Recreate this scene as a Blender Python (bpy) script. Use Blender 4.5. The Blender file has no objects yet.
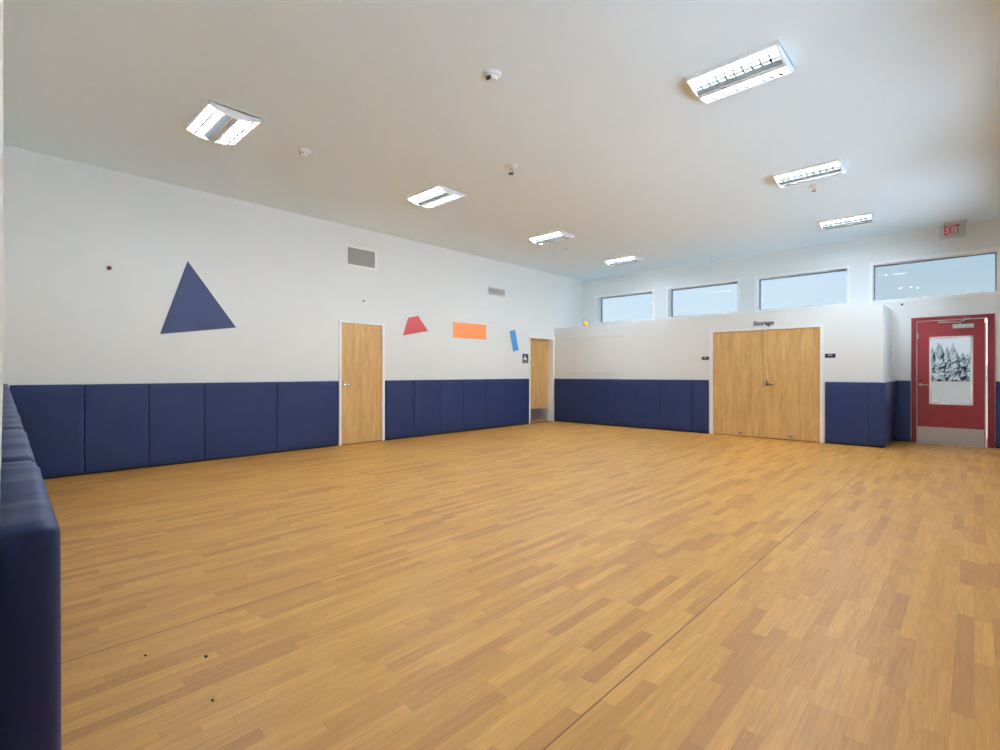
import bpy, bmesh, math, random
from mathutils import Vector, Matrix
random.seed(7)
C = bpy.context.scene.collection
SC = bpy.context.scene

# ------------------------------------------------------------------ measures
XL, XR = -7.96, 0.76            # left / right wall faces
YS, YB = 10.511, 11.779         # storage wall face, back wall face
ZC = 3.821                      # ceiling
XS = -1.112                     # right end of the storage box
ZS = 2.412                      # top of the storage box
EYE = 1.25
PT = 0.04                       # pad thickness
PZ0, PZ1 = 0.028, 1.112         # pad bottom and top
W = Vector((-0.99930, 0.03739, 0.0))   # front wall runs this way from the doorway
N = Vector((0.03739, 0.99930, 0.0))    # and faces this way

def lin(r, g, b):
    f = lambda c: (c/255/12.92) if c/255 <= 0.04045 else ((c/255+0.055)/1.055)**2.4
    return (f(r), f(g), f(b), 1)

# ------------------------------------------------------------------ materials
def new_mat(name):
    m = bpy.data.materials.new(name); m.use_nodes = True
    nt = m.node_tree
    return m, nt, nt.nodes['Principled BSDF']

def math_node(nt, op, a, b=None, c=None):
    n = nt.nodes.new('ShaderNodeMath'); n.operation = op
    for i, v in enumerate((a, b, c)):
        if v is None: continue
        if isinstance(v, (int, float)): n.inputs[i].default_value = v
        else: nt.links.new(v, n.inputs[i])
    return n.outputs[0]

def simple(name, col, rough=0.5, metal=0.0, spec=0.5, noise=0.0, nscale=8.0, bump=0.0, bscale=200.0, coat=0.0, stretch=(1, 1, 1)):
    m, nt, p = new_mat(name)
    p.inputs['Base Color'].default_value = col
    p.inputs['Roughness'].default_value = rough
    p.inputs['Metallic'].default_value = metal
    p.inputs['Specular IOR Level'].default_value = spec
    p.inputs['Coat Weight'].default_value = coat
    tc = nt.nodes.new('ShaderNodeNewGeometry')
    mp = nt.nodes.new('ShaderNodeMapping'); mp.inputs['Scale'].default_value = stretch
    nt.links.new(tc.outputs['Position'], mp.inputs['Vector'])
    if noise:
        n = nt.nodes.new('ShaderNodeTexNoise'); n.inputs['Scale'].default_value = nscale
        n.inputs['Detail'].default_value = 4
        nt.links.new(mp.outputs[0], n.inputs['Vector'])
        mx = nt.nodes.new('ShaderNodeMix'); mx.data_type = 'RGBA'
        mx.inputs[6].default_value = tuple(c*(1-noise) for c in col[:3])+(1,)
        mx.inputs[7].default_value = tuple(min(1, c*(1+noise)) for c in col[:3])+(1,)
        nt.links.new(n.outputs[0], mx.inputs[0]); nt.links.new(mx.outputs[2], p.inputs['Base Color'])
    if bump:
        n = nt.nodes.new('ShaderNodeTexNoise'); n.inputs['Scale'].default_value = bscale
        nt.links.new(mp.outputs[0], n.inputs['Vector'])
        b = nt.nodes.new('ShaderNodeBump'); b.inputs['Strength'].default_value = bump
        b.inputs['Distance'].default_value = 0.01
        nt.links.new(n.outputs[0], b.inputs['Height']); nt.links.new(b.outputs[0], p.inputs['Normal'])
    return m

M = {}
M['wall'] = simple('wall_paint', (0.79, 0.81, 0.795, 1), 0.65, spec=0.3, noise=0.012, nscale=1.5, bump=0.05, bscale=120)
M['ceiling'] = simple('ceiling_paint', (0.80, 0.92, 0.99, 1), 0.85, spec=0.2, bump=0.04, bscale=90)
M['trim'] = simple('white_trim_paint', (0.90, 0.89, 0.87, 1), 0.4, noise=0.01)
M['base'] = simple('black_vinyl_base', (0.012, 0.012, 0.014, 1), 0.5, noise=0.05)
M['steel'] = simple('brushed_steel', (0.55, 0.55, 0.56, 1), 0.38, metal=1.0, noise=0.06, nscale=40, stretch=(1, 1, 8))
M['chrome'] = simple('polished_metal', (0.72, 0.71, 0.72, 1), 0.22, metal=1.0, noise=0.02)
M['darkmetal'] = simple('aged_metal', (0.22, 0.20, 0.22, 1), 0.35, metal=1.0, noise=0.04)
M['alu'] = simple('satin_aluminium', (0.62, 0.63, 0.65, 1), 0.4, metal=0.6, noise=0.02)
M['greyframe'] = simple('grey_window_frame', (0.20, 0.21, 0.23, 1), 0.5, noise=0.03)
M['red'] = simple('red_door_paint', lin(154, 48, 54), 0.35, noise=0.04, nscale=5)
M['redframe'] = simple('dark_red_frame_paint', lin(138, 40, 49), 0.35, noise=0.04, nscale=5)
M['navysign'] = simple('navy_plastic', lin(26, 30, 66), 0.4, noise=0.02)
M['signwhite'] = simple('white_lettering', (0.85, 0.85, 0.88, 1), 0.5, noise=0.01)
M['triangle'] = simple('navy_wall_shape', lin(57, 69, 108), 0.6, noise=0.05, nscale=6)
M['trapezoid'] = simple('red_wall_shape', lin(206, 84, 88), 0.6, noise=0.04, nscale=6)
M['rectangle'] = simple('orange_wall_shape', lin(250, 150, 88), 0.6, noise=0.03, nscale=6)
M['bluerect'] = simple('sky_blue_wall_shape', lin(82, 152, 216), 0.6, noise=0.05, nscale=9)
M['maroon'] = simple('maroon_plastic', lin(104, 40, 48), 0.4, noise=0.03)
M['grille'] = simple('grey_brown_grille', lin(192, 181, 172), 0.6, noise=0.08, nscale=60)
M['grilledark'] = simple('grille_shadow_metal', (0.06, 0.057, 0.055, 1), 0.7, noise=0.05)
M['ball'] = simple('yellow_ball', lin(236, 190, 70), 0.5, noise=0.04)
M['storagetext'] = simple('navy_vinyl_letters', lin(34, 30, 84), 0.5, noise=0.02)
M['exitred'] = simple('red_exit_letters', lin(214, 58, 60), 0.4, noise=0.02)
M['plastic'] = simple('white_plastic', (0.85, 0.85, 0.83, 1), 0.35, noise=0.01)
M['blackplastic'] = simple('black_plastic', (0.02, 0.02, 0.022, 1), 0.3, noise=0.03)
M['louver'] = simple('grey_louver', (0.035, 0.035, 0.035, 1), 0.5, noise=0.01)
M['shield'] = simple('perforated_sheet', (0.055, 0.055, 0.052, 1), 0.6, noise=0.5, nscale=110)
M['housing'] = simple('white_enamel', (0.88, 0.88, 0.87, 1), 0.4, noise=0.01)
M['spine'] = simple('pale_grey_enamel', (0.62, 0.62, 0.61, 1), 0.4, noise=0.01)
M['bounce_paving'] = simple('bluish_bounce_paving', (0.545, 0.67, 0.81, 1), 0.9, noise=0.06, nscale=0.8)  # tinted blue to cool the light it bounces indoors
M['ground'] = simple('dry_field', lin(76, 70, 67), 0.9, noise=0.12, nscale=0.6, stretch=(0.4, 1.6, 1))
M['tree'] = simple('grey_green_needles', lin(78, 82, 86), 0.9, noise=0.1, nscale=1.2)
M['speck'] = simple('dark_debris', (0.03, 0.02, 0.015, 1), 0.8, noise=0.1)
M['creamstrip'] = simple('cream_weather_strip', lin(232, 226, 212), 0.5, noise=0.02)
M['gap'] = simple('dark_gap', (0.03, 0.022, 0.018, 1), 0.9, noise=0.05)

def mat_pad():
    m, nt, p = new_mat('navy_vinyl')
    p.inputs['Roughness'].default_value = 0.45
    p.inputs['Specular IOR Level'].default_value = 0.3
    g = nt.nodes.new('ShaderNodeNewGeometry')
    n = nt.nodes.new('ShaderNodeTexNoise'); n.inputs['Scale'].default_value = 3; n.inputs['Detail'].default_value = 5
    nt.links.new(g.outputs['Position'], n.inputs['Vector'])
    mx = nt.nodes.new('ShaderNodeMix'); mx.data_type = 'RGBA'
    mx.inputs[6].default_value = (0.020, 0.034, 0.110, 1); mx.inputs[7].default_value = (0.030, 0.047, 0.140, 1)
    nt.links.new(n.outputs[0], mx.inputs[0]); nt.links.new(mx.outputs[2], p.inputs['Base Color'])
    # soft leather-like creases
    n2 = nt.nodes.new('ShaderNodeTexNoise'); n2.inputs['Scale'].default_value = 7; n2.inputs['Detail'].default_value = 2
    nt.links.new(g.outputs['Position'], n2.inputs['Vector'])
    b = nt.nodes.new('ShaderNodeBump'); b.inputs['Strength'].default_value = 0.25; b.inputs['Distance'].default_value = 0.02
    nt.links.new(n2.outputs[0], b.inputs['Height']); nt.links.new(b.outputs[0], p.inputs['Normal'])
    return m
M['pad'] = mat_pad()

def mat_wood():
    m, nt, p = new_mat('maple_veneer')
    p.inputs['Roughness'].default_value = 0.38
    tc = nt.nodes.new('ShaderNodeNewGeometry')
    mp = nt.nodes.new('ShaderNodeMapping'); mp.inputs['Scale'].default_value = (9, 9, 1.0)
    nt.links.new(tc.outputs['Position'], mp.inputs['Vector'])
    n = nt.nodes.new('ShaderNodeTexNoise'); n.inputs['Scale'].default_value = 1.3; n.inputs['Detail'].default_value = 7
    n.inputs['Roughness'].default_value = 0.62; n.inputs['Distortion'].default_value = 0.6
    nt.links.new(mp.outputs[0], n.inputs['Vector'])
    cr = nt.nodes.new('ShaderNodeValToRGB')
    e = cr.color_ramp.elements
    e[0].position = 0.3; e[0].color = lin(196, 150, 92)
    e[1].position = 0.72; e[1].color = lin(226, 184, 124)
    e.new(0.5).color = lin(210, 166, 104)
    nt.links.new(n.outputs[0], cr.inputs[0])
    # fine flecks
    mp2 = nt.nodes.new('ShaderNodeMapping'); mp2.inputs['Scale'].default_value = (60, 60, 7)
    nt.links.new(tc.outputs['Position'], mp2.inputs['Vector'])
    n2 = nt.nodes.new('ShaderNodeTexNoise'); n2.inputs['Scale'].default_value = 1.0; n2.inputs['Detail'].default_value = 3
    nt.links.new(mp2.outputs[0], n2.inputs['Vector'])
    hs = nt.nodes.new('ShaderNodeHueSaturation')
    v = math_node(nt, 'MULTIPLY_ADD', n2.outputs[0], 0.34, 0.83)
    nt.links.new(v, hs.inputs['Value']); nt.links.new(cr.outputs[0], hs.inputs['Color'])
    nt.links.new(hs.outputs[0], p.inputs['Base Color'])
    return m
M['wood'] = mat_wood()

def mat_floor():
    m, nt, p = new_mat('wood_look_vinyl')
    g = nt.nodes.new('ShaderNodeNewGeometry')
    sp = nt.nodes.new('ShaderNodeSeparateXYZ'); nt.links.new(g.outputs['Position'], sp.inputs[0])
    x, y = sp.outputs[0], sp.outputs[1]
    WID, LEN = 0.0655, 0.52
    row = math_node(nt, 'FLOOR', math_node(nt, 'DIVIDE', x, WID))
    wn = nt.nodes.new('ShaderNodeTexWhiteNoise'); wn.noise_dimensions = '1D'; nt.links.new(row, wn.inputs['W'])
    off = math_node(nt, 'MULTIPLY', wn.outputs['Value'], 7.3)
    yl = math_node(nt, 'ADD', math_node(nt, 'DIVIDE', y, LEN), off)
    cell = math_node(nt, 'FLOOR', yl)
    cv = nt.nodes.new('ShaderNodeCombineXYZ'); nt.links.new(row, cv.inputs[0]); nt.links.new(cell, cv.inputs[1])
    w2 = nt.nodes.new('ShaderNodeTexWhiteNoise'); w2.noise_dimensions = '2D'; nt.links.new(cv.outputs[0], w2.inputs['Vector'])
    cr = nt.nodes.new('ShaderNodeValToRGB'); e = cr.color_ramp.elements
    e[0].position = 0.0; e[0].color = lin(173, 116, 52)
    e[1].position = 1.0; e[1].color = lin(202, 145, 69)
    e.new(0.12).color = lin(180, 122, 55)
    e.new(0.25).color = lin(189, 131, 58)
    e.new(0.62).color = lin(195, 137, 62)
    nt.links.new(w2.outputs['Value'], cr.inputs[0])
    # grain
    gx = math_node(nt, 'MULTIPLY_ADD', w2.outputs['Value'], 37.0, math_node(nt, 'MULTIPLY', x, 42.0))
    gy = math_node(nt, 'MULTIPLY', y, 3.2)
    gv = nt.nodes.new('ShaderNodeCombineXYZ'); nt.links.new(gx, gv.inputs[0]); nt.links.new(gy, gv.inputs[1])
    nt.links.new(math_node(nt, 'MULTIPLY', w2.outputs['Value'], 91.0), gv.inputs[2])
    n = nt.nodes.new('ShaderNodeTexNoise'); n.inputs['Scale'].default_value = 1.0; n.inputs['Detail'].default_value = 5
    n.inputs['Distortion'].default_value = 1.2
    nt.links.new(gv.outputs[0], n.inputs['Vector'])
    hs = nt.nodes.new('ShaderNodeHueSaturation'); nt.links.new(cr.outputs[0], hs.inputs['Color'])
    nt.links.new(math_node(nt, 'MULTIPLY_ADD', n.outputs[0], 0.62, 0.69), hs.inputs['Value'])
    fv = nt.nodes.new('ShaderNodeCombineXYZ'); nt.links.new(math_node(nt, 'MULTIPLY', x, 190.0), fv.inputs[0]); nt.links.new(math_node(nt, 'MULTIPLY', y, 5.0), fv.inputs[1])
    nf = nt.nodes.new('ShaderNodeTexNoise'); nf.inputs['Scale'].default_value = 1.0; nf.inputs['Detail'].default_value = 3
    nt.links.new(fv.outputs[0], nf.inputs['Vector'])
    hf = nt.nodes.new('ShaderNodeHueSaturation'); nt.links.new(hs.outputs[0], hf.inputs['Color'])
    nt.links.new(math_node(nt, 'MULTIPLY_ADD', nf.outputs[0], 0.44, 0.78), hf.inputs['Value'])
    hs = hf
    # plank joints: a faint line along each side and end
    fx = math_node(nt, 'FRACT', math_node(nt, 'DIVIDE', x, WID))
    fy = math_node(nt, 'FRACT', yl)
    jx = math_node(nt, 'LESS_THAN', fx, 0.03); jy = math_node(nt, 'LESS_THAN', fy, 0.006)
    j = math_node(nt, 'MULTIPLY', math_node(nt, 'MAXIMUM', jx, jy), 0.16)
    # sheet seams every 1.82 m
    sx = math_node(nt, 'FRACT', math_node(nt, 'DIVIDE', math_node(nt, 'ADD', x, 1.045+182.0), 1.82))
    s = math_node(nt, 'MULTIPLY', math_node(nt, 'LESS_THAN', sx, 0.0040), 0.85)
    dark = math_node(nt, 'MAXIMUM', j, s)
    mx = nt.nodes.new('ShaderNodeMix'); mx.data_type = 'RGBA'
    mx.inputs[7].default_value = lin(96, 60, 36)
    nt.links.new(dark, mx.inputs[0]); nt.links.new(hs.outputs[0], mx.inputs[6])
    nt.links.new(mx.outputs[2], p.inputs['Base Color'])
    nr = nt.nodes.new('ShaderNodeTexNoise'); nr.inputs['Scale'].default_value = 1.6; nr.inputs['Detail'].default_value = 3
    nt.links.new(g.outputs['Position'], nr.inputs['Vector'])
    nt.links.new(math_node(nt, 'MULTIPLY_ADD', nr.outputs[0], 0.12, 0.36), p.inputs['Roughness'])
    p.inputs['Specular IOR Level'].default_value = 0.5
    return m
M['floor'] = mat_floor()

def mat_glass(name, tint):
    m = bpy.data.materials.new(name); m.use_nodes = True
    nt = m.node_tree; nt.nodes.clear()
    o = nt.nodes.new('ShaderNodeOutputMaterial')
    t = nt.nodes.new('ShaderNodeBsdfTransparent'); t.inputs[0].default_value = tint
    g = nt.nodes.new('ShaderNodeBsdfGlossy'); g.inputs['Roughness'].default_value = 0.03
    f = nt.nodes.new('ShaderNodeFresnel'); f.inputs[0].default_value = 1.22
    mx = nt.nodes.new('ShaderNodeMixShader')
    nt.links.new(f.outputs[0], mx.inputs[0]); nt.links.new(t.outputs[0], mx.inputs[1]); nt.links.new(g.outputs[0], mx.inputs[2])
    nt.links.new(mx.outputs[0], o.inputs[0])
    return m
M['glass'] = mat_glass('clear_glass', (0.96, 0.97, 0.97, 1))
M['glasstint'] = mat_glass('tinted_glass', (0.512, 0.545, 0.562, 1))
M['glassgrey'] = mat_glass('grey_tinted_glass', (0.464, 0.492, 0.500, 1))
M['acrylic'] = mat_glass('clear_acrylic', (0.90, 0.925, 0.92, 1))

def mat_emit(name, col, s):
    m = bpy.data.materials.new(name); m.use_nodes = True
    nt = m.node_tree; nt.nodes.clear()
    o = nt.nodes.new('ShaderNodeOutputMaterial'); e = nt.nodes.new('ShaderNodeEmission')
    e.inputs[0].default_value = col; e.inputs[1].default_value = s
    nt.links.new(e.outputs[0], o.inputs[0])
    return m
LAMP = 92.0
SKY = 2.6
SUN = 60.0
M['lamp'] = mat_emit('fluorescent_glow', (0.83, 1.0, 1.16, 1), LAMP)

# ------------------------------------------------------------------ builders
def box(bm, x0, x1, y0, y1, z0, z1, bev=0.0, seg=2):
    r = bmesh.ops.create_cube(bm, size=1.0)
    vs = r['verts']
    for v in vs:
        v.co = Vector((x0+(v.co.x+0.5)*(x1-x0), y0+(v.co.y+0.5)*(y1-y0), z0+(v.co.z+0.5)*(z1-z0)))
    if bev:
        es = list({e for v in vs for e in v.link_edges})
        bmesh.ops.bevel(bm, geom=es, offset=bev, segments=seg, affect='EDGES', profile=0.5)
    return vs

def cyl(bm, p0, p1, r0, r1=None, seg=16):
    p0, p1 = Vector(p0), Vector(p1); r1 = r0 if r1 is None else r1
    d = p1-p0
    mat = Matrix.Translation((p0+p1)/2) @ d.to_track_quat('Z', 'Y').to_matrix().to_4x4()
    bmesh.ops.create_cone(bm, cap_ends=True, segments=seg, radius1=r0, radius2=r1, depth=d.length, matrix=mat)

def prism(bm, pts, d):
    """closed polygon pts (3D) extruded by vector d"""
    d = Vector(d)
    a = [bm.verts.new(Vector(p)) for p in pts]; b = [bm.verts.new(Vector(p)+d) for p in pts]
    bm.faces.new(a); bm.faces.new(list(reversed(b)))
    n = len(a)
    for i in range(n):
        bm.faces.new((a[i], b[i], b[(i+1) % n], a[(i+1) % n]))
    bmesh.ops.recalc_face_normals(bm, faces=bm.faces[:])

def lathe(bm, prof, c, axis='Z', seg=28):
    """profile of (r, h) turned about a vertical line through c; h grows downward"""
    c = Vector(c); rings = []
    for r, h in prof:
        if r < 1e-5: rings.append([bm.verts.new(c+Vector((0, 0, -h)))]); continue
        rings.append([bm.verts.new(c+Vector((r*math.cos(2*math.pi*i/seg), r*math.sin(2*math.pi*i/seg), -h))) for i in range(seg)])
    for a, b in zip(rings, rings[1:]):
        for i in range(seg):
            j = (i+1) % seg
            if len(a) == 1: bm.faces.new((a[0], b[i], b[j]))
            elif len(b) == 1: bm.faces.new((a[i], a[j], b[0]))
            else: bm.faces.new((a[i], a[j], b[j], b[i]))
    bmesh.ops.recalc_face_normals(bm, faces=bm.faces[:])

def mk(name, bm, mat, parent=None, origin=None, smooth=False, frame=None):
    """link a bmesh as ONE object; frame places local coordinates in the room"""
    if frame is not None: bmesh.ops.transform(bm, matrix=frame, verts=bm.verts[:])
    if parent is not None: o0 = parent['_w']
    else:
        if origin is None:
            xs = [v.co for v in bm.verts]
            o0 = Vector(((min(c.x for c in xs)+max(c.x for c in xs))/2, (min(c.y for c in xs)+max(c.y for c in xs))/2, min(c.z for c in xs)))
        else: o0 = Vector(origin)
    o0 = Vector(o0)
    bmesh.ops.translate(bm, verts=bm.verts[:], vec=-o0)
    me = bpy.data.meshes.new(name); bm.to_mesh(me); bm.free()
    if smooth:
        for p in me.polygons: p.use_smooth = True
    me.materials.append(M[mat])
    o = bpy.data.objects.new(name, me); C.objects.link(o)
    if parent is not None:
        o.parent = parent
        if parent.get('_lvl'):   # parent is itself a part: its local origin is the thing's origin
            pass
        o['_w'] = o0
        o['_lvl'] = 1
    else:
        o.location = o0; o['_w'] = o0
    return o

def empty(name, loc):
    o = bpy.data.objects.new(name, None); C.objects.link(o)
    o.location = loc; o['_w'] = Vector(loc); o.empty_display_size = 0.1
    return o

def tag(o, label, cat, group=None):
    o['label'] = label; o['category'] = cat
    if group: o['group'] = group
    return o

def struct(o):
    o['kind'] = 'structure'; return o

def nb(): return bmesh.new()

def slab(bm, axis, front, back, u0, u1, z0, z1, holes):
    """wall with rectangular openings; axis 'X' = plane x=const, u runs along y"""
    us = sorted({u0, u1, *[h[0] for h in holes], *[h[1] for h in holes]})
    zs = sorted({z0, z1, *[h[2] for h in holes], *[h[3] for h in holes]})
    def solid(i, j):
        if i < 0 or j < 0 or i >= len(us)-1 or j >= len(zs)-1: return False
        uc, zc = (us[i]+us[i+1])/2, (zs[j]+zs[j+1])/2
        return not any(h[0] < uc < h[1] and h[2] < zc < h[3] for h in holes)
    cache = {}
    def v(u, d, z):
        k = (round(u, 5), round(d, 5), round(z, 5))
        if k not in cache:
            cache[k] = bm.verts.new((d, u, z) if axis == 'X' else (u, d, z))
        return cache[k]
    for i in range(len(us)-1):
        for j in range(len(zs)-1):
            if not solid(i, j): continue
            a, b, c, d = us[i], us[i+1], zs[j], zs[j+1]
            for dd in (front, back): bm.faces.new((v(a, dd, c), v(b, dd, c), v(b, dd, d), v(a, dd, d)))
            if not solid(i-1, j): bm.faces.new((v(a, front, c), v(a, back, c), v(a, back, d), v(a, front, d)))
            if not solid(i+1, j): bm.faces.new((v(b, front, c), v(b, back, c), v(b, back, d), v(b, front, d)))
            if not solid(i, j-1): bm.faces.new((v(a, front, c), v(b, front, c), v(b, back, c), v(a, back, c)))
            if not solid(i, j+1): bm.faces.new((v(a, front, d), v(b, front, d), v(b, back, d), v(a, back, d)))
    bmesh.ops.recalc_face_normals(bm, faces=bm.faces[:])

# ------------------------------------------------------------------ shell
WT = 0.30
D1 = (4.45, 5.275, 0.0, 2.125)          # single door in left wall (y0,y1,z0,z1)
D2 = (9.53, 10.44, 0.0, 2.112)          # recessed door by the storage wall
DD = (-3.905, -2.012, 0.0, 2.078)       # double storage doors
RD = (-0.765, 0.160, 0.0, 2.185)        # red exit door
WIN = [(-7.475, -5.835), (-5.465, -3.805), (-3.455, -1.785), (-1.425, 0.292)]
WZ = (2.588, 3.315)

bm = nb(); box(bm, XL-WT, XR+WT, -1.2, YB+WT, -0.12, 0.0); struct(mk('floor', bm, 'floor'))
bm = nb(); box(bm, XL-WT, XR+WT, -1.2, YB+WT, ZC, ZC+0.15); struct(mk('ceiling', bm, 'ceiling'))
bm = nb(); slab(bm, 'X', XL, XL-WT, -1.2, YB+WT, 0, ZC, [D1, D2]); struct(mk('wall_left', bm, 'wall'))
bm = nb(); slab(bm, 'Y', YB, YB+WT, XL, XR, 0, ZC, [RD]+[(a, b, WZ[0], WZ[1]) for a, b in WIN]); struct(mk('wall_back', bm, 'wall'))
ADDED_WIN = [(1.8, 4.4), (4.9, 7.5), (8.0, 10.5)]  # unseen openings added to bring in daylight
RZ = (1.15, 3.15)
bm = nb(); slab(bm, 'X', XR, XR+WT, -1.2, YB+WT, 0, ZC, [(a, b, RZ[0], RZ[1]) for a, b in ADDED_WIN]); struct(mk('wall_right', bm, 'wall'))
# storage enclosure: front wall, end wall and a lid below the windows
bm = nb(); slab(bm, 'Y', YS, YS+0.12, XL, XS, 0, ZS-0.03, [DD])
box(bm, XS-0.12, XS, YS+0.12, YB, 0, ZS-0.03)
box(bm, XL, XS, YS, YB, ZS-0.03, ZS)
struct(mk('wall_storage', bm, 'wall'))
# closets behind the two doors of the left wall are closed off by dark backing sheets
bm = nb(); box(bm, XL-WT-0.06, XL-WT-0.01, 4.2, 5.5, 0, 2.4); struct(mk('door_backing_1', bm, 'gap'))
bm = nb(); box(bm, XL-WT-0.06, XL-WT-0.01, 9.3, 10.7, 0, 2.4); struct(mk('door_backing_2', bm, 'gap'))

def fr(s, n, z):                        # front wall coordinates: along, off the face, up
    return W*s + N*(n-0.0024) + Vector((0, 0, z))
FM = Matrix(((W.x, N.x, 0, -0.0024*N.x), (W.y, N.y, 0, -0.0024*N.y), (0, 0, 1, 0), (0, 0, 0, 1)))
bm = nb()
box(bm, 0.575, 7.99, -0.15, 0, 0, ZC); box(bm, -0.775, -0.48, -0.15, 0, 0, ZC); box(bm, -0.48, 0.575, -0.15, 0, 2.2, ZC)
struct(mk('wall_front', bm, 'wall', frame=FM))
d = struct(empty('door_4', fr(0.05, -0.1, 0)))
bm = nb(); box(bm, -0.478, 0.573, -0.145, -0.10, 0.008, 2.198, 0.003); mk('door_leaf', bm, 'red', d, frame=FM)

# black base behind and below the pads
for nm, a in (('baseboard_left', [(XL, XL+0.008, 0.3, 4.39, 0, 0.1), (XL, XL+0.008, 5.33, 9.46, 0, 0.1)]),
              ('baseboard_storage', [(-7.95, -3.98, YS-0.008, YS, 0, 0.1), (-1.94, XS+0.008, YS-0.008, YS, 0, 0.1), (XS, XS+0.008, YS, YB, 0, 0.1)]),
              ('baseboard_back', [(XS+0.01, -0.84, YB-0.008, YB, 0, 0.1), (0.25, XR, YB-0.008, YB, 0, 0.1)])):
    bm = nb()
    for q in a: box(bm, *q)
    struct(mk(nm, bm, 'base'))

# ------------------------------------------------------------------ wall pads
def soft_box(bm, L, H, T, rad, puff, fold=0.0, seed=0):
    """a vinyl-covered foam pad: u along 0..L, thickness 0..T, height 0..H; rounded, slightly puffed"""
    rnd = random.Random(seed)
    box(bm, 0, L, 0, T, 0, H)
    bmesh.ops.subdivide_edges(bm, edges=[e for e in bm.edges if abs((e.verts[0].co-e.verts[1].co).z) > 0.5*H], cuts=9)
    bmesh.ops.subdivide_edges(bm, edges=[e for e in bm.edges if abs((e.verts[0].co-e.verts[1].co).x) > 0.5*L], cuts=(30 if fold else 9))
    sharp = [e for e in bm.edges if e.calc_face_angle(0) > 0.8 and max(v.co.y for v in e.verts) > 0.5*T]
    bmesh.ops.bevel(bm, geom=sharp, offset=rad, segments=4, affect='EDGES', profile=0.5)
    for v in bm.verts:
        u, w = 2*v.co.x/L-1, 2*v.co.z/H-1
        if v.co.y > 0.5*T:
            v.co.y += puff*max(0, 1-abs(u)**4)*max(0, 1-abs(w)**6)
        if fold and v.co.z > H-rad*0.5:                      # cover sags and folds a little along the top
            v.co.z += fold*((0.5+0.5*math.cos(u*math.pi)) + 0.22*math.sin(13*u+seed*1.7)*(1-u**4) + 0.12*math.sin(29*u+seed))

pads = []
def pad(frame, L, label, group, seed=0, clips=(), fold=0.0, z1=PZ1, T=PT):
    H = z1-PZ0
    t = empty('wall_pad', frame @ Vector((L/2, 0, PZ0)))
    bm = nb(); soft_box(bm, L-(0.010 if fold else 0.004), H, T, 0.013 if fold else 0.011, 0.004, fold, seed)
    mk('pad_cover', bm, 'pad', t, frame=frame @ Matrix.Translation((0.002, 0.0, PZ0)), smooth=True)
    bm = nb(); box(bm, 0.01, L-0.01, 0.001, 0.009, -0.012, 0.004)
    mk('backing_board', bm, 'base', t, frame=frame @ Matrix.Translation((0, 0, PZ0)))
    for c in clips:
        bm = nb()
        box(bm, c-0.014, c+0.014, 0.0, 0.012, H-0.004, H+0.03, 0.002)
        box(bm, c-0.014, c+0.014, 0.0, T*0.72, H-0.001, H+0.004, 0.001)
        k = mk('mounting_clip', bm, 'plastic', t, frame=frame @ Matrix.Translation((0, 0, PZ0))); k['label'] = 'small white mounting clip'
    tag(t, label, 'wall pad', group)
    return t

ORD = ['first', 'second', 'third', 'fourth', 'fifth', 'sixth', 'seventh', 'eighth', 'ninth', 'tenth', 'eleventh', 'twelfth', 'thirteenth']
def frameL(y0):   # on left wall: u -> +y, thickness -> +x
    return Matrix(((0, 1, 0, XL), (1, 0, 0, y0), (0, 0, 1, 0), (0, 0, 0, 1)))
def frameB(x0, yw):   # facing -y: u -> +x, thickness -> -y
    return Matrix(((1, 0, 0, x0), (0, -1, 0, yw), (0, 0, 1, 0), (0, 0, 0, 1)))
def frameR(x, y0):    # on the end of the storage box, facing +x
    return Matrix(((0, 1, 0, x), (1, 0, 0, y0), (0, 0, 1, 0), (0, 0, 0, 1)))

ys = [0.345, 1.002, 1.663, 2.321, 3.337, 4.392]
lab = ['navy wall pad on the left wall, leftmost, in the near corner',
       'navy wall pad on the left wall, second out from the near left corner',
       'navy wall pad on the left wall, third from the near left corner',
       'wide navy wall pad on the left wall, directly under the navy triangle',
       'wide navy wall pad touching the handle side of the single wood door']
cl = [(), (), (0.64,), (0.98,), (0.05, 1.02)]
for i in range(5):
    pad(frameL(ys[i]), ys[i+1]-ys[i], lab[i], 'pads on the left wall before the door', i, cl[i])
ys = [5.335, 5.988, 6.629, 7.277, 7.94, 8.60, 9.455]
lab = ['navy wall pad on the left wall touching the hinge side of the single wood door',
       'navy wall pad on the left wall, second past the single wood door',
       'navy wall pad on the left wall, third past the single wood door',
       'navy wall pad on the left wall below the orange rectangle, fourth past the single door',
       'navy wall pad on the left wall, second back from the recessed corner door',
       'navy wall pad on the left wall under the restroom sign, touching the recessed door']
for i in range(6):
    pad(frameL(ys[i]), ys[i+1]-ys[i], lab[i], 'pads on the left wall past the door', 10+i)
xs = [-7.93, -7.43, -6.867, -6.22, -5.61, -5.03, -4.319, -3.982]
for i in range(7):
    if i == 0: l = 'navy wall pad on the storage wall, leftmost, in the far room corner'
    elif i == 6: l = 'narrow navy wall pad on the storage wall touching the left of the double doors'
    else: l = 'navy wall pad on the storage wall, %s from the far corner' % ORD[i]
    pad(frameB(xs[i], YS), xs[i+1]-xs[i], l, 'pads on the storage wall', 20+i, (0.1,) if i == 0 else (), z1=1.105)
pad(frameB(-1.936, YS), 0.632, 'navy wall pad on the storage wall touching the right of the double doors', None, 31, z1=1.092)
pad(frameB(-1.304, YS), -1.072+1.304, 'narrow navy wall pad at the storage wall\'s right outer corner', None, 32, (0.19,), z1=1.092)
pad(frameR(XS, YS+0.003), YB-YS-0.045, 'navy wall pad on the short side of the storage box, facing the red door', None, 33, (0.03,), z1=1.092)
pad(frameB(-1.068, YB), 0.222, 'narrow navy wall pad on the back wall touching the left of the red door frame', None, 34)
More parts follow.
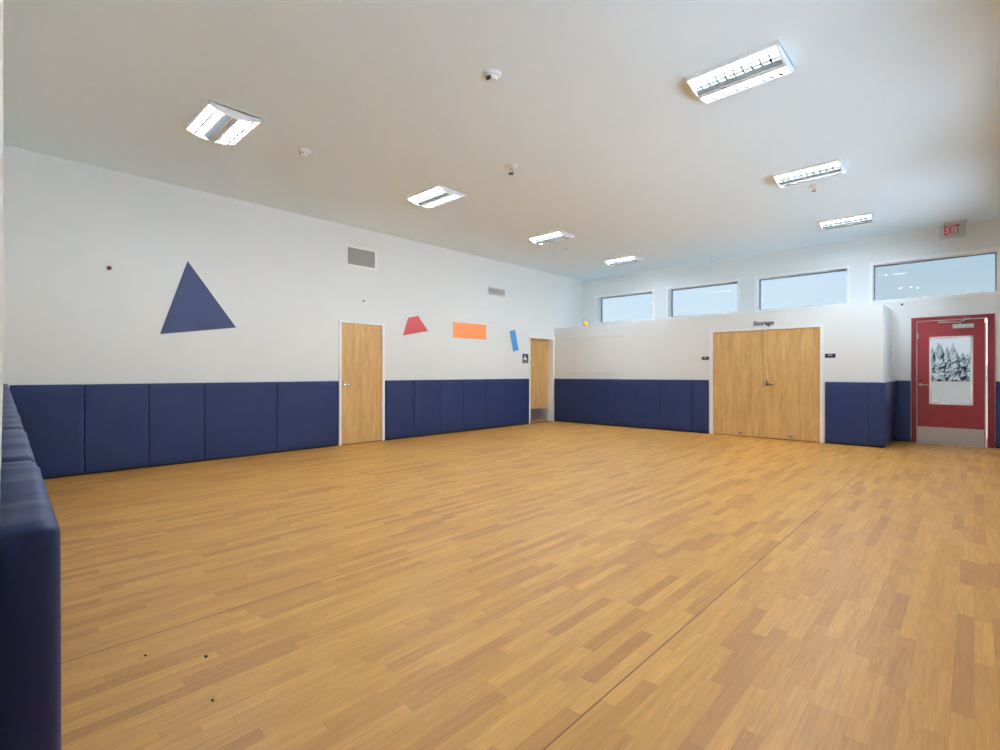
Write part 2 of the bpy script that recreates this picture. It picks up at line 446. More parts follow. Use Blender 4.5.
pad(frameB(0.258, YB), 0.49, 'navy wall pad on the back wall touching the right of the red door frame', None, 35)

ss = [0.588, 1.06, 1.66, 2.26, 2.86, 3.46, 4.06, 4.66, 5.26, 5.86, 6.46, 7.06, 7.86]
for i in range(12):
    # frame along the front wall
    f = Matrix(((W.x, N.x, 0, W.x*ss[i]-0.0024*N.x), (W.y, N.y, 0, W.y*ss[i]-0.0024*N.y), (0, 0, 1, 0), (0, 0, 0, 1)))
    if i == 0: l = 'nearest navy wall pad, its dark end filling the lower left edge of the picture'
    elif i == 11: l = 'navy wall pad farthest down the left foreground row, in the corner'
    else: l = 'navy wall pad with wrinkled purple-blue top, %s in the foreground row' % ORD[i]
    pad(f, ss[i+1]-ss[i], l, 'pads on the near wall seen end on', 40+i, fold=0.011, T=0.039, z1=1.120)

# ------------------------------------------------------------------ doors
def lever(parent, frame, side, mat='chrome', name='lever_handle'):
    """round rose and lever; frame: u along the door, v off the door, z up; side = lever direction"""
    bm = nb()
    cyl(bm, (0, 0, 0), (0, 0.012, 0), 0.034, 0.031, 24)
    cyl(bm, (0, 0.010, 0), (0, 0.052, 0), 0.012, 0.011, 16)
    cyl(bm, (-0.008*side, 0.052, 0), (0.118*side, 0.050, -0.004), 0.0115, 0.009, 14)
    bmesh.ops.create_icosphere(bm, subdivisions=2, radius=0.012, matrix=Matrix.Translation((-0.008*side, 0.052, 0)))
    cyl(bm, (0.118*side, 0.052, -0.004), (0.118*side, 0.030, -0.004), 0.009, 0.008, 12)
    o = mk(name, bm, mat, parent, frame=frame, smooth=False)
    o['label'] = 'metal lever handle on a round rose'
    return o

def hinges(parent, frame, zs, mat='steel'):
    for z in zs:
        bm = nb(); cyl(bm, (0, 0, z-0.055), (0, 0, z+0.055), 0.008, seg=12)
        box(bm, -0.016, 0.016, -0.004, 0.002, z-0.05, z+0.05)
        mk('hinge', bm, mat, parent, frame=frame)

# single door, left wall
F = Matrix(((0, 1, 0, XL), (1, 0, 0, 0), (0, 0, 1, 0), (0, 0, 0, 1)))      # u=y, v=off wall
d = struct(empty('door_1', (XL, 4.86, 0)))
def casing(u0, u1, z1, wd, v0, v1, holeu0, holeu1, holez):
    bm = nb()
    box(bm, u0, holeu0, v0, v1, 0, z1); box(bm, holeu1, u1, v0, v1, 0, z1); box(bm, holeu0, holeu1, v0, v1, holez, z1)
    return bm
bm = casing(4.408, 5.327, 2.160, 0, -0.18, 0.018, 4.452, 5.273, 2.123); mk('door_frame', bm, 'trim', d, frame=F)
bm = nb(); box(bm, 4.456, 5.262, -0.045, -0.001, 0.012, 2.118, 0.002); leaf = mk('door_leaf', bm, 'wood', d, frame=F)
lever(leaf, F @ Matrix.Translation((4.512, -0.001, 1.052)), 1)
bm = nb(); box(bm, 4.4575, 4.462, -0.002, 0.001, 0.98, 1.12); mk('latch_plate', bm, 'darkmetal', leaf, frame=F)
hinges(d, F @ Matrix.Translation((5.268, 0.008, 0)), (0.25, 1.07, 1.97))

# recessed door, left wall far end
d = struct(empty('door_2', (XL, 9.98, 0)))
bm = casing(9.488, 10.505, 2.155, 0, -0.205, 0.016, 9.532, 10.438, 2.110); mk('door_frame', bm, 'trim', d, frame=F)
bm = nb(); box(bm, 9.536, 10.434, -0.20, -0.16, 0.010, 2.104, 0.002); leaf = mk('door_leaf', bm, 'wood', d, frame=F)
bm = nb(); box(bm, 9.56, 10.41, -0.160, -0.156, 0.06, 0.345, 0.001); mk('kick_plate', bm, 'steel', leaf, frame=F)['label'] = 'steel kick plate across the door bottom'
hinges(d, F @ Matrix.Translation((10.43, -0.152, 0)), (0.25, 1.07, 1.93))
bm = nb(); box(bm, 9.54, 10.43, -0.165, -0.02, 0.0, 0.006); mk('threshold', bm, 'darkmetal', d, frame=F)

# double doors, storage wall
F = Matrix(((1, 0, 0, 0), (0, -1, 0, YS), (0, 0, 1, 0), (0, 0, 0, 1)))     # u=x, v toward the room
d = struct(empty('door_3', (-2.958, YS, 0)))
bm = casing(-3.962, -1.955, 2.118, 0, -0.10, 0.018, -3.903, -2.014, 2.076); mk('door_frame', bm, 'trim', d, frame=F)
for (a, b, nm, st) in ((-3.899, -2.961, 'left', -3.367), (-2.955, -2.018, 'right', -2.479)):
    bm = nb(); box(bm, a, b, -0.045, -0.001, 0.012, 2.070, 0.002); leaf = mk('door_leaf', bm, 'wood', d, frame=F)
    bm = nb(); box(bm, st-0.035, st+0.035, -0.001, 0.022, 0.062, 0.086, 0.004)
    cyl(bm, (st, 0.012, 0.075), (st, 0.030, 0.035), 0.008, seg=10)
    mk('door_stop', bm, 'darkmetal', leaf, frame=F)
    if nm == 'right':
        lever(leaf, F @ Matrix.Translation((-2.885, -0.001, 1.040)), 1, 'darkmetal')
        bm = nb(); cyl(bm, (-2.892, -0.001, 1.095), (-2.892, 0.012, 1.095), 0.018, seg=18); mk('lock_cylinder', bm, 'darkmetal', leaf, frame=F)
        bm = nb(); box(bm, -2.9555, -2.9505, -0.002, 0.001, 0.98, 1.10); mk('latch_plate', bm, 'base', leaf, frame=F)
bm = nb(); box(bm, -3.90, -2.016, -0.11, -0.05, 0.0, 2.075); mk('dark_backing', bm, 'gap', d, frame=F)

# red exit door, back wall
F = Matrix(((1, 0, 0, 0), (0, -1, 0, YB), (0, 0, 1, 0), (0, 0, 0, 1)))
d = struct(empty('door_5', (-0.30, YB, 0)))
bm = casing(-0.834, 0.246, 2.243, 0, -0.19, 0.022, -0.763, 0.158, 2.180); mk('door_frame', bm, 'redframe', d, frame=F)['label'] = 'dark red painted steel frame'
G = (-0.583, -0.020, 0.700, 1.886)
bm = nb(); slab(bm, 'Y', -0.001, -0.046, -0.752, 0.128, 0.018, 2.172, [G]); leaf = mk('door_leaf', bm, 'red', d, frame=F @ Matrix(((1,0,0,0),(0,1,0,0),(0,0,1,0),(0,0,0,1))))
bm = nb()
g0, g1, g2, g3 = G; e = 0.026
box(bm, g0-0.004, g0+e, -0.05, 0.008, g2-0.004, g3+0.004, 0.003); box(bm, g1-e-0.006, g1+0.004, -0.05, 0.008, g2-0.004, g3+0.004, 0.003)
box(bm, g0, g1, -0.05, 0.008, g2-0.004, g2+e, 0.003); box(bm, g0, g1, -0.05, 0.008, g3-e, g3+0.004, 0.003)
mk('glazing_frame', bm, 'trim', leaf, frame=F)['label'] = 'white frame round the door glass'
bm = nb(); box(bm, g0+0.01, g1-0.01, -0.028, -0.022, g2+0.01, g3-0.01); mk('glass_pane', bm, 'glassgrey', leaf, frame=F)
bm = nb(); box(bm, -0.748, 0.122, -0.001, 0.004, 0.024, 0.292, 0.001); mk('kick_plate', bm, 'steel', leaf, frame=F)['label'] = 'brushed steel kick plate'
lever(leaf, F @ Matrix.Translation((-0.705, -0.001, 1.040)), 1)
bm = nb(); box(bm, -0.276, -0.004, 0.0, 0.055, 2.020, 2.092, 0.008); mk('door_closer', bm, 'alu', leaf, frame=F)
bm = nb()
cyl(bm, (-0.18, 0.045, 2.09), (-0.18, 0.045, 2.125), 0.016, seg=14)
cyl(bm, (-0.18, 0.045, 2.120), (-0.10, 0.085, 2.170), 0.012, 0.012, 10)
cyl(bm, (-0.45, 0.030, 2.137), (-0.18, 0.045, 2.120), 0.012, 0.012, 10)
box(bm, -0.47, -0.36, 0.020, 0.040, 2.128, 2.150, 0.003)
box(bm, -0.13, -0.05, 0.020, 0.090, 2.158, 2.182, 0.003)
mk('closer_arm', bm, 'chrome', leaf, frame=F)
bm = nb(); box(bm, -0.763, -0.752, -0.03, 0.006, 0.0, 2.176); mk('weather_strip', bm, 'alu', d, frame=F)['label'] = 'grey metal strip on the latch side'
bm = nb(); box(bm, 0.128, 0.150, -0.03, 0.006, 0.0, 2.10); mk('weather_strip', bm, 'creamstrip', d, frame=F)['label'] = 'cream strip on the hinge side'
bm = nb(); box(bm, -0.750, -0.736, 0.0, 0.010, 1.86, 1.97, 0.003); mk('door_contact', bm, 'plastic', leaf, frame=F)['label'] = 'small white contact sensor'
bm = nb(); box(bm, -0.765, 0.150, -0.12, 0.035, 0.0, 0.016, 0.003); mk('threshold', bm, 'alu', d, frame=F)

# ------------------------------------------------------------------ windows
for i, (a, b) in enumerate(WIN):
    w = struct(empty('window_%d' % (i+1), ((a+b)/2, YB, WZ[0])))
    t = 0.022                                   # white liner of the reveal, standing slightly proud of the wall
    bm = nb()
    box(bm, a-0.028, a+t, -0.23, 0.012, WZ[0]-0.02, WZ[1]+0.028); box(bm, b-t, b+0.02, -0.23, 0.012, WZ[0]-0.02, WZ[1]+0.028)
    box(bm, a+t, b-t, -0.23, 0.012, WZ[1]-t, WZ[1]+0.028); box(bm, a+t, b-t, -0.23, 0.012, WZ[0]-0.02, WZ[0]+t)
    mk('window_casing', bm, 'trim', w, frame=F)['label'] = 'white casing lining the reveal'
    bm = nb(); s = 0.014
    for q in ((a+t, a+t+s, WZ[0]+t, WZ[1]-t), (b-t-s, b-t, WZ[0]+t, WZ[1]-t), (a+t, b-t, WZ[0]+t, WZ[0]+t+s), (a+t, b-t, WZ[1]-t-s, WZ[1]-t)):
        box(bm, q[0], q[1], -0.225, -0.17, q[2], q[3])
    mk('window_frame', bm, 'greyframe', w, frame=F)['label'] = 'thin grey metal frame'
    bm = nb(); box(bm, a+t+s-0.004, b-t-s+0.004, -0.20, -0.194, WZ[0]+t+s-0.004, WZ[1]-t-s+0.004)
    mk('glass_pane', bm, 'glassgrey' if i == 3 else 'glasstint', w, frame=F)

# added side windows in the right wall, out of view, to light the ceiling
for i, (a, b) in enumerate(ADDED_WIN):
    w = struct(empty('window_%d' % (i+5), (XR, (a+b)/2, RZ[0])))
    bm = nb(); s = 0.05
    for q in ((a, a+s, RZ[0], RZ[1]), (b-s, b, RZ[0], RZ[1]), (a+s, b-s, RZ[0], RZ[0]+s), (a+s, b-s, RZ[1]-s, RZ[1]), ((a+b)/2-s/2, (a+b)/2+s/2, RZ[0]+s, RZ[1]-s)):
        box(bm, XR+0.06, XR+0.12, q[0], q[1], q[2], q[3])
    mk('window_frame', bm, 'trim', w)
    bm = nb(); box(bm, XR+0.085, XR+0.091, a+s-0.004, b-s+0.004, RZ[0]+s-0.004, RZ[1]-s+0.004); mk('glass_pane', bm, 'glass', w)

# ------------------------------------------------------------------ flat coloured shapes on the left wall
def wall_shape(name, pts, mat, label):
    bm = nb(); prism(bm, [(XL, y, z) for y, z in pts], (0.008, 0, 0))
    bmesh.ops.bevel(bm, geom=bm.edges[:], offset=0.0015, segments=1, affect='EDGES')
    return tag(mk(name, bm, mat), label, 'wall decoration')
wall_shape('wall_triangle', [(2.12, 2.806), (1.795, 1.773), (2.752, 1.923)], 'triangle', 'large navy blue triangle on the white left wall')
wall_shape('wall_trapezoid', [(5.865, 2.318), (6.103, 2.37), (6.352, 2.09), (5.746, 1.970)], 'trapezoid', 'red four-sided trapezoid on the left wall beyond the single wood door')
wall_shape('wall_rectangle', [(7.016, 2.321), (7.996, 2.321), (7.996, 1.998), (7.016, 1.998)], 'rectangle', 'orange rectangle on the left wall beyond the red trapezoid')
wall_shape('wall_rectangle', [(8.785, 2.240), (8.974, 2.275), (9.100, 1.803), (8.908, 1.750)], 'bluerect', 'tilted sky blue rectangle on the left wall near the corner door')

# ------------------------------------------------------------------ small wall things
def button(name, c, axis, r, dep, mat, label, cat):
    bm = nb(); c = Vector(c); ax = Vector(axis)
    cyl(bm, c, c+ax*dep*0.6, r, r, 18); cyl(bm, c+ax*dep*0.6, c+ax*dep, r, r*0.6, 18)
    return tag(mk(name, bm, mat, origin=c), label, cat)
button('wall_button', (XL, 1.248, 2.576), (1, 0, 0), 0.026, 0.018, 'maroon', 'small maroon disc on the left wall, left of the navy triangle', 'wall button')
def hook(c, axis, s, mat, label):
    bm = nb(); c = Vector(c); ax = Vector(axis)
    cyl(bm, c, c+ax*0.006, s*0.9, s*0.8, 14); cyl(bm, c+ax*0.006, c+ax*0.03, s*0.35, seg=8)
    bmesh.ops.create_icosphere(bm, subdivisions=1, radius=s*0.5, matrix=Matrix.Translation(c+ax*0.03))
    return tag(mk('wall_hook', bm, mat, origin=c), label, 'hook')
hook((XL, 4.89, 2.538), (1, 0, 0), 0.020, 'darkmetal', 'small dark hook on the left wall above the single wood door')
hook((XL, 7.839, 2.668), (1, 0, 0), 0.024, 'plastic', 'tiny white hook above the orange rectangle')
hook((XL, 8.254, 2.410), (1, 0, 0), 0.024, 'plastic', 'tiny white hook between the orange and sky blue rectangles')
hook((-0.967, YB, 2.508), (0, -1, 0), 0.022, 'blackplastic', 'tiny black hook on the back wall below the rightmost window')
hook((-1.925, YS, 1.944), (0, -1, 0), 0.016, 'plastic', 'tiny pale hook on the storage wall right of the double doors')

# outlet plates half hidden by the pads
def outlet(y):
    t = empty('outlet_plate', (XL, y, 1.14))
    bm = nb(); box(bm, XL, XL+0.006, y-0.035, y+0.035, 1.125, 1.24, 0.002); mk('cover_plate', bm, 'plastic', t)
    bm = nb()
    for z in (1.165, 1.205): box(bm, XL+0.006, XL+0.009, y-0.014, y+0.014, z-0.012, z+0.012, 0.002)
    mk('socket', bm, 'spine', t)
    tag(t, 'pale outlet plate just above the pads under the red trapezoid', 'outlet')
outlet(6.20)

# painted-over board on the storage wall
t = empty('painted_board', (-6.76, YS, 1.258))
bm = nb(); box(bm, -7.585, -5.935, YS-0.004, YS, 1.258, 2.160, 0.002); mk('board_panel', bm, 'wall', t)
bm = nb(); box(bm, -7.60, -5.92, YS-0.008, YS, 2.105, 2.165, 0.003); mk('top_rail', bm, 'wall', t)
bm = nb(); box(bm, -7.60, -5.92, YS-0.011, YS, 1.252, 1.305, 0.003); mk('bottom_ledge', bm, 'wall', t)
tag(t, 'board painted wall white on the storage wall, above the pads', 'board')

# ------------------------------------------------------------------ vents
def vent(name, y0, y1, z0, z1, border, nsl, label, fmat, smat):
    t = empty(name, (XL, (y0+y1)/2, z0))
    bm = nb(); b = border
    for q in ((y0, y0+b, z0, z1), (y1-b, y1, z0, z1), (y0+b, y1-b, z0, z0+b), (y0+b, y1-b, z1-b, z1)):
        box(bm, XL, XL+0.012, q[0], q[1], q[2], q[3], 0.003)
    mk('frame', bm, fmat, t)
    bm = nb(); box(bm, XL+0.0005, XL+0.002, y0+b, y1-b, z0+b, z1-b); mk('backing', bm, 'grilledark', t)
    for k in range(nsl):
        z = z0+b+(k+0.5)*(z1-z0-2*b)/nsl; h = (z1-z0-2*b)/nsl*0.42
        bm = nb(); prism(bm, [(XL+0.002, y0+b, z+h), (XL+0.0035, y0+b, z+h), (XL+0.011, y0+b, z-h), (XL+0.0095, y0+b, z-h)], (0, y1-y0-2*b, 0))
        mk('slat', bm, smat, t)
    tag(t, label, 'vent')
vent('return_grille', 4.535, 5.160, 3.120, 3.490, 0.038, 16, 'large white framed return air grille high on the left wall', 'trim', 'grille')
vent('supply_register', 8.055, 8.612, 3.018, 3.192, 0.030, 7, 'small grey supply register high on the left wall near the far corner', 'alu', 'grille')

# ------------------------------------------------------------------ signs and lettering
def text_mesh(body, size, depth, frame, name, mat, parent=None, offset=0.0, shear=0.0, spacing=1.0, align='CENTER'):
    cu = bpy.data.curves.new(name, 'FONT'); cu.body = body; cu.size = size; cu.extrude = depth; cu.offset = offset
    cu.shear = shear; cu.space_character = spacing; cu.align_x = align; cu.align_y = 'CENTER'
    o = bpy.data.objects.new(name+'_src', cu); C.objects.link(o)
    bpy.context.view_layer.update()
    me = bpy.data.meshes.new_from_object(o.evaluated_get(bpy.context.evaluated_depsgraph_get()))
    bpy.data.objects.remove(o); bpy.data.curves.remove(cu)
    bm = nb(); bm.from_mesh(me); bpy.data.meshes.remove(me)
    bm.transform(Matrix(((1, 0, 0, 0), (0, 0, -1, 0), (0, 1, 0, 0), (0, 0, 0, 1))))   # stand the text up, facing -y
    return mk(name, bm, mat, parent, frame=frame)
o = text_mesh('Storage', 0.120, 0.002, Matrix.Translation((-2.951, YS-0.003, 2.205)), 'wall_lettering', 'storagetext', offset=0.0028, shear=0.12, spacing=1.0)
tag(o, 'navy word Storage lettered above the double doors', 'lettering')

def room_sign(x0, x1, z0, z1, label):
    t = empty('door_sign', ((x0+x1)/2, YS, z0))
    bm = nb(); box(bm, x0, x1, YS-0.008, YS, z0, z1, 0.002); mk('sign_plate', bm, 'navysign', t)
    bm = nb(); w = x1-x0                      # worn, unreadable raised marks
    for k in range(7):
        a = x0+w*(0.27+0.066*k); box(bm, a, a+w*0.048, YS-0.0095, YS-0.008, z0+(z1-z0)*0.52, z0+(z1-z0)*(0.80 if k % 3 else 0.72))
    mk('raised_marks', bm, 'spine', t)
    tag(t, label, 'sign')
room_sign(-4.128, -3.985, 1.522, 1.588, 'small dark sign on the storage wall left of the double doors')
room_sign(-1.940, -1.780, 1.520, 1.592, 'small dark sign on the storage wall right of the double doors')

# restroom style sign by the recessed door
t = empty('restroom_sign', (XL, 9.352, 1.49))
bm = nb(); box(bm, XL, XL+0.008, 9.250, 9.452, 1.490, 1.712, 0.002); mk('sign_plate', bm, 'navysign', t)
bm = nb()
cyl(bm, (XL+0.008, 9.335, 1.668), (XL+0.0105, 9.335, 1.668), 0.018, seg=16)
prism(bm, [(XL+0.008, 9.300, 1.642), (XL+0.008, 9.370, 1.642), (XL+0.008, 9.400, 1.590), (XL+0.008, 9.385, 1.575), (XL+0.008, 9.290, 1.575), (XL+0.008, 9.272, 1.590)], (0.0025, 0, 0))
box(bm, XL+0.008, XL+0.0105, 9.258, 9.444, 1.562, 1.572)
mk('pictogram', bm, 'signwhite', t)['label'] = 'white pictogram'
bm = nb()
for k in range(6): box(bm, XL+0.008, XL+0.0105, 9.285+0.023*k, 9.301+0.023*k, 1.512, 1.530)
mk('raised_marks', bm, 'spine', t)
tag(t, 'navy and white restroom sign on the left wall beside the recessed door', 'sign')

# EXIT sign: clear plate hung from the ceiling near the red door
ex0, ex1, ey, ez0, ez1 = -0.440, -0.100, 11.50, 3.545, 3.775
t = empty('exit_sign', (-0.26, ey, ez1))
bm = nb(); box(bm, ex0, ex1, ey-0.006, ey+0.006, ez0, ez1, 0.002); mk('clear_plate', bm, 'acrylic', t)
bm = nb(); box(bm, ex0+0.05, ex1+0.01, ey-0.022, ey+0.022, ez1-0.004, ZC, 0.006); mk('mounting_canopy', bm, 'alu', t)
bm = nb(); box(bm, ex0+0.004, ex0+0.062, ey-0.009, ey-0.006, ez0+0.03, ez1-0.01); mk('end_plate', bm, 'alu', t)
o = text_mesh('EXIT', 0.215, 0.0015, Matrix.Translation((-0.283, ey-0.009, (ez0+ez1)/2+0.012)) @ Matrix.Scale(0.42, 4, (1, 0, 0)), 'exit_letters', 'exitred', t, offset=0.007, spacing=1.12)
o['label'] = 'red letters EXIT'
tag(t, 'clear hanging EXIT sign with red letters near the ceiling above the red door', 'exit sign')

# ------------------------------------------------------------------ yellow ball on the storage box edge
bm = nb(); bmesh.ops.create_uvsphere(bm, u_segments=24, v_segments=14, radius=0.062, matrix=Matrix.Translation((-7.05, YS+0.075, ZS+0.061)))
o = mk('ball', bm, 'ball', smooth=True); tag(o, 'small yellow ball lying on the storage box ledge below the leftmost window', 'ball')

# ------------------------------------------------------------------ ceiling lights
def ceiling_light(cx, cy, label):
    t = empty('ceiling_light', (cx, cy, ZC))
    hx, hy = 0.360, 0.245
    def zb(y): return ZC-0.030-0.050*(1-(y/hy)**2)           # bowed underside
    ysamp = [-hy+2*hy*k/12 for k in range(13)]
    # housing: back plate, long side lips, two bowed end plates
    bm = nb()
    box(bm, cx-hx, cx+hx, cy-hy, cy+hy, ZC-0.010, ZC)
    for s in (-1, 1):
        x0 = cx+s*hx
        prism(bm, [(x0, cy-hy, ZC)]+[(x0, cy+y, zb(y)-0.004) for y in ysamp]+[(x0, cy+hy, ZC)], (-s*0.014, 0, 0))
        box(bm, cx-hx, cx+hx, cy+s*hy-0.006, cy+s*hy+0.006, ZC-0.036, ZC)
    mk('housing', bm, 'housing', t)
    # centre spine between both lamp bays
    bm = nb(); box(bm, cx-hx+0.014, cx+hx-0.014, cy-0.030, cy+0.030, ZC-0.084, ZC-0.010, 0.004); mk('centre_spine', bm, 'spine', t)
    for s in (-1, 1):
        y0, y1 = cy+s*0.092, cy+s*0.238
        a, b = min(y0, y1), max(y0, y1)
        bm = nb(); box(bm, cx-hx+0.018, cx+hx-0.018, a+0.002, b-0.006, ZC-0.026, ZC-0.012)
        mk('lamp_bay', bm, 'lamp', t)['label'] = 'glowing fluorescent lamp bay'
        # sloping shield of perforated sheet beside the spine
        bm = nb()
        prism(bm, [(cx-hx+0.014, cy+s*0.030, ZC-0.082), (cx-hx+0.014, cy+s*0.090, ZC-0.040), (cx-hx+0.014, cy+s*0.090, ZC-0.036), (cx-hx+0.014, cy+s*0.030, ZC-0.076)], (2*hx-0.028, 0, 0))
        mk('perforated_shield', bm, 'shield', t)['label'] = 'grey perforated shield'
        bm = nb()
        ym = (a+b)/2
        for yy, wd in ((a+0.003, 0.004), (ym, 0.009), (b-0.003, 0.003)):
            q = zb(yy-cy)
            box(bm, cx-hx+0.014, cx+hx-0.014, yy-wd, yy+wd, q-0.001, q+0.010)
        for k in range(1, 10):
            xx = cx-hx+0.014+k*(2*hx-0.028)/10
            for (p, r) in ((a, ym), (ym, b)):
                qa, qb = zb(p-cy), zb(r-cy)
                prism(bm, [(xx-0.006, p, qa), (xx-0.006, r, qb), (xx-0.006, r, qb+0.008), (xx-0.006, p, qa+0.008)], (0.012, 0, 0))
        mk('louver', bm, 'louver', t)
    tag(t, label, 'ceiling light', 'twin bay ceiling lights')
LX0, LX1 = -5.645, -1.500
for cx, cy, l in ((-5.612, 1.815, 'ceiling light nearest the camera in the left row, above the navy triangle'),
                  (-5.662, 4.660, 'second ceiling light of the left row, before the return grille'),
                  (-5.785, 7.560, 'third ceiling light of the left row, beyond the pendant sprinkler'),
                  (-5.770, 10.23, 'farthest ceiling light of the left row, in front of the leftmost window'),
                  (-1.465, 4.545, 'largest ceiling light in view, at the upper right'),
                  (-1.540, 7.420, 'middle ceiling light of the right row with a sprinkler beside it'),
                  (-1.560, 10.18, 'farthest ceiling light of the right row, nearest the exit sign'),
                  (-1.465, 1.690, 'ceiling light of the right row just above the camera view')):
    ceiling_light(cx, cy, l)

# ------------------------------------------------------------------ ceiling devices
def detector(x, y, label, dome):
    t = empty('ceiling_detector', (x, y, ZC))
    bm = nb(); lathe(bm, [(0, 0), (0.070, 0), (0.070, 0.012), (0.062, 0.022), (0.050, 0.026), (0, 0.026)], (x, y, ZC)); mk('base', bm, 'plastic', t)
    if dome:
        bm = nb(); lathe(bm, [(0.040, 0.024), (0.040, 0.040), (0.030, 0.052), (0, 0.054)], (x, y, ZC)); mk('cap', bm, 'plastic', t)
        bm = nb(); box(bm, x-0.034, x+0.012, y-0.050, y-0.030, ZC-0.056, ZC-0.030, 0.004); mk('sensor_window', bm, 'blackplastic', t)['label'] = 'dark sensor window'
    else:
        bm = nb(); lathe(bm, [(0.045, 0.024), (0.052, 0.034), (0.046, 0.052), (0.02, 0.060), (0, 0.060)], (x, y, ZC)); mk('cap', bm, 'plastic', t)
        bm = nb()
        for k in range(10):
            a = k*math.pi/5; cyl(bm, (x+0.047*math.cos(a), y+0.047*math.sin(a), ZC-0.040), (x+0.053*math.cos(a), y+0.053*math.sin(a), ZC-0.040), 0.006, seg=8)
        mk('vent_slot', bm, 'darkmetal', t)
    tag(t, label, 'detector')
detector(-3.014, 3.113, 'white ceiling sensor with a dark window at the top centre', True)
detector(-5.640, 2.690, 'plain white smoke detector right of the nearest left ceiling light', False)

def sprinkler(x, y, label, s=1.0):
    t = empty('sprinkler', (x, y, ZC))
    bm = nb(); lathe(bm, [(0, 0), (0.068*s, 0), (0.064*s, 0.008), (0.036*s, 0.022), (0, 0.022)], (x, y, ZC)); mk('escutcheon', bm, 'plastic', t)
    bm = nb(); cyl(bm, (x, y, ZC-0.016), (x, y, ZC-0.038*s), 0.012*s, seg=12)
    for q in (-1, 1):
        cyl(bm, (x+q*0.012*s, y, ZC-0.034*s), (x+q*0.018*s, y, ZC-0.055*s), 0.004*s, seg=8)
        cyl(bm, (x+q*0.018*s, y, ZC-0.055*s), (x, y, ZC-0.070*s), 0.004*s, seg=8)
    mk('sprinkler_body', bm, 'chrome', t)
    bm = nb(); cyl(bm, (x, y, ZC-0.070*s), (x, y, ZC-0.075*s), 0.026*s, seg=18); mk('deflector', bm, 'darkmetal', t)
    tag(t, label, 'sprinkler')
sprinkler(-4.189, 4.650, 'pendant sprinkler in the middle of the ceiling', 1.35)
sprinkler(-1.605, 7.990, 'pendant sprinkler beside the middle light of the right row', 1.0)
sprinkler(-6.006, 8.300, 'pendant sprinkler just beyond the third light of the left row', 1.0)

# ------------------------------------------------------------------ crumbs on the floor
for (x, y, r, l) in ((-2.666, 0.547, 0.006, 'dark crumb on the floor nearest the foreground pads'),
                     (-2.462, 0.727, 0.008, 'longest dark crumb on the floor at lower left'),
                     (-2.114, 0.647, 0.006, 'dark crumb on the floor lowest in the picture')):
    bm = nb(); bmesh.ops.create_icosphere(bm, subdivisions=2, radius=1.0)
    for v in bm.verts:
        v.co = Vector((v.co.x*r*1.5, v.co.y*r*0.8, v.co.z*r*0.5))*(1+0.15*math.sin(9*v.co.x+5*v.co.y)) + Vector((x, y, r*0.45))
    tag(mk('crumb', bm, 'speck'), l, 'debris')

# ------------------------------------------------------------------ outdoors, seen through the red door's glass, plus added paving out of view
bm = nb(); 
box(bm, -160, 160, 40, 400, -0.30, -0.12); struct(mk('ground', bm, 'ground'))
bm = nb(); box(bm, -160, XR+WT+0.02, YB+WT+0.02, 40, -0.30, -0.12); struct(mk('ground_yard', bm, 'ground'))
bm = nb(); box(bm, XR+WT+0.02, 160, -160, 40, -0.30, -0.12); struct(mk('ground_bounce', bm, 'bounce_paving'))  # added unseen paving that reflects sunlight up to the ceiling
def conifer(x, y, h, r, seed):
    rnd = random.Random(seed); bm = nb()
    cyl(bm, (x, y, -0.12), (x, y, h*0.3), 0.16, 0.1, 8)
    rings, n = 20, 14; prev = None
    ph = [rnd.uniform(0, 6.28) for _ in range(4)]
    for k in range(rings):
        f = k/(rings-1); z = h*(0.03+0.97*f**0.9)
        rr = r*(1-f**2.2)*(0.86+0.14*math.sin(17*f+ph[0]))+0.03
        ring = []
        for i in range(n):
            a = 2*math.pi*i/n
            q = rr*(1+0.10*math.sin(3*a+ph[1]+4*f)+rnd.uniform(-.20, .16))
            ring.append(bm.verts.new((x+q*math.cos(a), y+q*math.sin(a), z+rnd.uniform(-.012, .012)*h)))
        if prev:
            for i in range(n): bm.faces.new((prev[i], prev[(i+1) % n], ring[(i+1) % n], ring[i]))
        else: bm.faces.new(list(reversed(ring)))
        prev = ring
    bm.faces.new(prev)
    return tag(mk('conifer', bm, 'tree', origin=(x, y, -0.12)), 'grey-green conifer beyond the field, seen through the red door\'s glass', 'tree', 'conifers beyond the red door')
rt = random.Random(3)
for k in range(21):
    row, q = k % 3, k//3
    x = -10.0+1.0*k/2.0*1.3+rt.uniform(-.08, .08); y = 112+4.2*row
    h = (5.8+0.25*row)+rt.uniform(-0.35, 0.55)
    if x > -2.6: h -= (x+2.6)*1.1
    conifer(x, y, max(h, 3.2), 0.80, 100+k)

# ------------------------------------------------------------------ sky
w = bpy.data.worlds.new('sky'); SC.world = w; w.use_nodes = True
nt = w.node_tree; bg = nt.nodes['Background']
tc = nt.nodes.new('ShaderNodeTexCoord')
sp = nt.nodes.new('ShaderNodeSeparateXYZ'); nt.links.new(tc.outputs['Generated'], sp.inputs[0])
cr = nt.nodes.new('ShaderNodeValToRGB'); e = cr.color_ramp.elements
e[0].position = 0.0; e[0].color = (0.82, 0.79, 0.80, 1)
e[1].position = 0.6; e[1].color = (0.42, 0.62, 0.86, 1)
e.new(0.08).color = (0.80, 0.86, 0.92, 1)
e.new(0.17).color = (0.62, 0.78, 0.93, 1)
nt.links.new(sp.outputs[2], cr.inputs[0])
mp = nt.nodes.new('ShaderNodeMapping'); mp.inputs['Scale'].default_value = (2.2, 2.2, 9.0)
nt.links.new(tc.outputs['Generated'], mp.inputs[0])
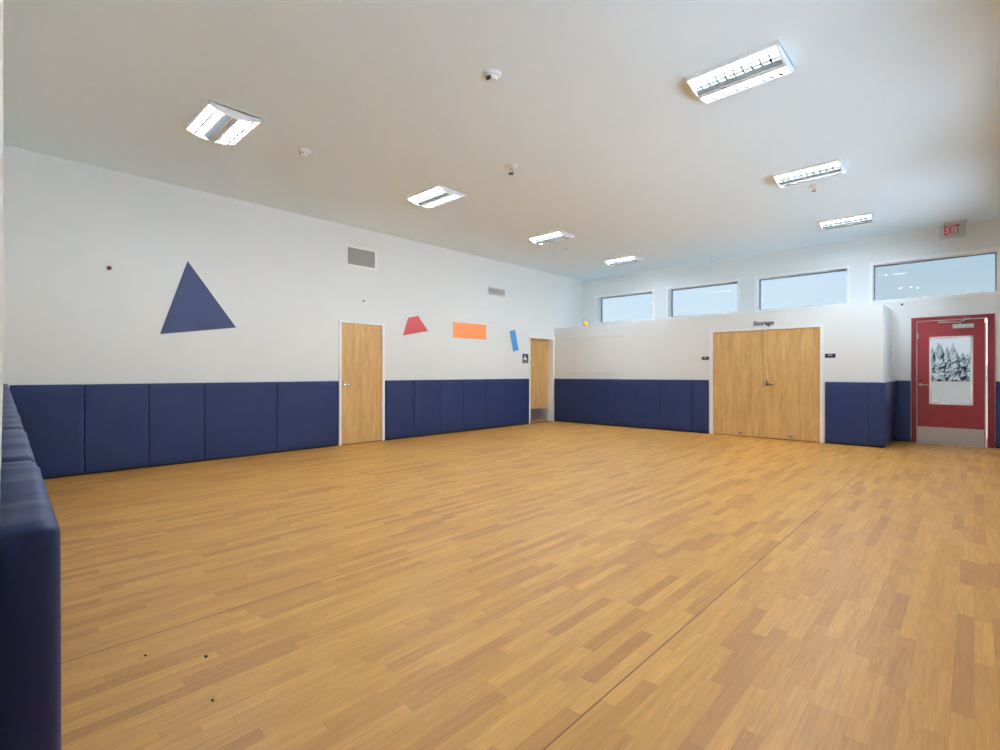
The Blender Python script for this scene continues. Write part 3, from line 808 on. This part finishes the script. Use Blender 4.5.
n = nt.nodes.new('ShaderNodeTexNoise'); n.inputs['Scale'].default_value = 1.6; n.inputs['Detail'].default_value = 5
nt.links.new(mp.outputs[0], n.inputs['Vector'])
# thin cloud gathers toward the left (-x) part of the sky
cl = math_node(nt, 'MULTIPLY_ADD', sp.outputs[0], -0.75, math_node(nt, 'MULTIPLY_ADD', n.outputs[0], 1.0, -0.42))
clc = nt.nodes.new('ShaderNodeClamp'); nt.links.new(cl, clc.inputs[0]); clc.inputs[2].default_value = 0.75
mx = nt.nodes.new('ShaderNodeMix'); mx.data_type = 'RGBA'; mx.inputs[7].default_value = (0.86, 0.93, 0.97, 1)
nt.links.new(clc.outputs[0], mx.inputs[0]); nt.links.new(cr.outputs[0], mx.inputs[6])
nt.links.new(mx.outputs[2], bg.inputs[0]); bg.inputs[1].default_value = SKY

# added sun behind the left and front walls, bounced off the paving, never direct inside
sl = bpy.data.lights.new('sun', 'SUN'); sl.energy = SUN; sl.angle = 0.01; sl.color = (1.0, 0.99, 0.97)
so = bpy.data.objects.new('sun', sl); C.objects.link(so)
so.location = (-20, -20, 30); so.rotation_euler = Vector((0.42, 0.50, -0.80)).to_track_quat('-Z', 'Y').to_euler()

# ------------------------------------------------------------------ camera and view
cam = bpy.data.cameras.new('camera'); co = bpy.data.objects.new('camera', cam); C.objects.link(co)
co.location = (0, 0, EYE); co.rotation_euler = (math.pi/2, 0, 0.7553486)
cam.sensor_width = 36; cam.lens = 503.85/1000*36; cam.shift_y = -0.00201
cam.clip_start = 0.02; cam.clip_end = 1000
SC.camera = co
for o in list(SC.objects):
    for k in ('_w', '_lvl'):
        if k in o: del o[k]
SC.view_settings.view_transform = 'Standard'; SC.view_settings.look = 'None'
SC.view_settings.gamma = 1; SC.view_settings.exposure = 0.30; SC.view_settings.use_curve_mapping = False
SC.cycles.use_denoising = True
SC.cycles.max_bounces = 14; SC.cycles.diffuse_bounces = 10; SC.cycles.glossy_bounces = 4; SC.cycles.transparent_max_bounces = 12
SC.cycles.sample_clamp_indirect = 6
SC.cycles.caustics_reflective = False; SC.cycles.caustics_refractive = False
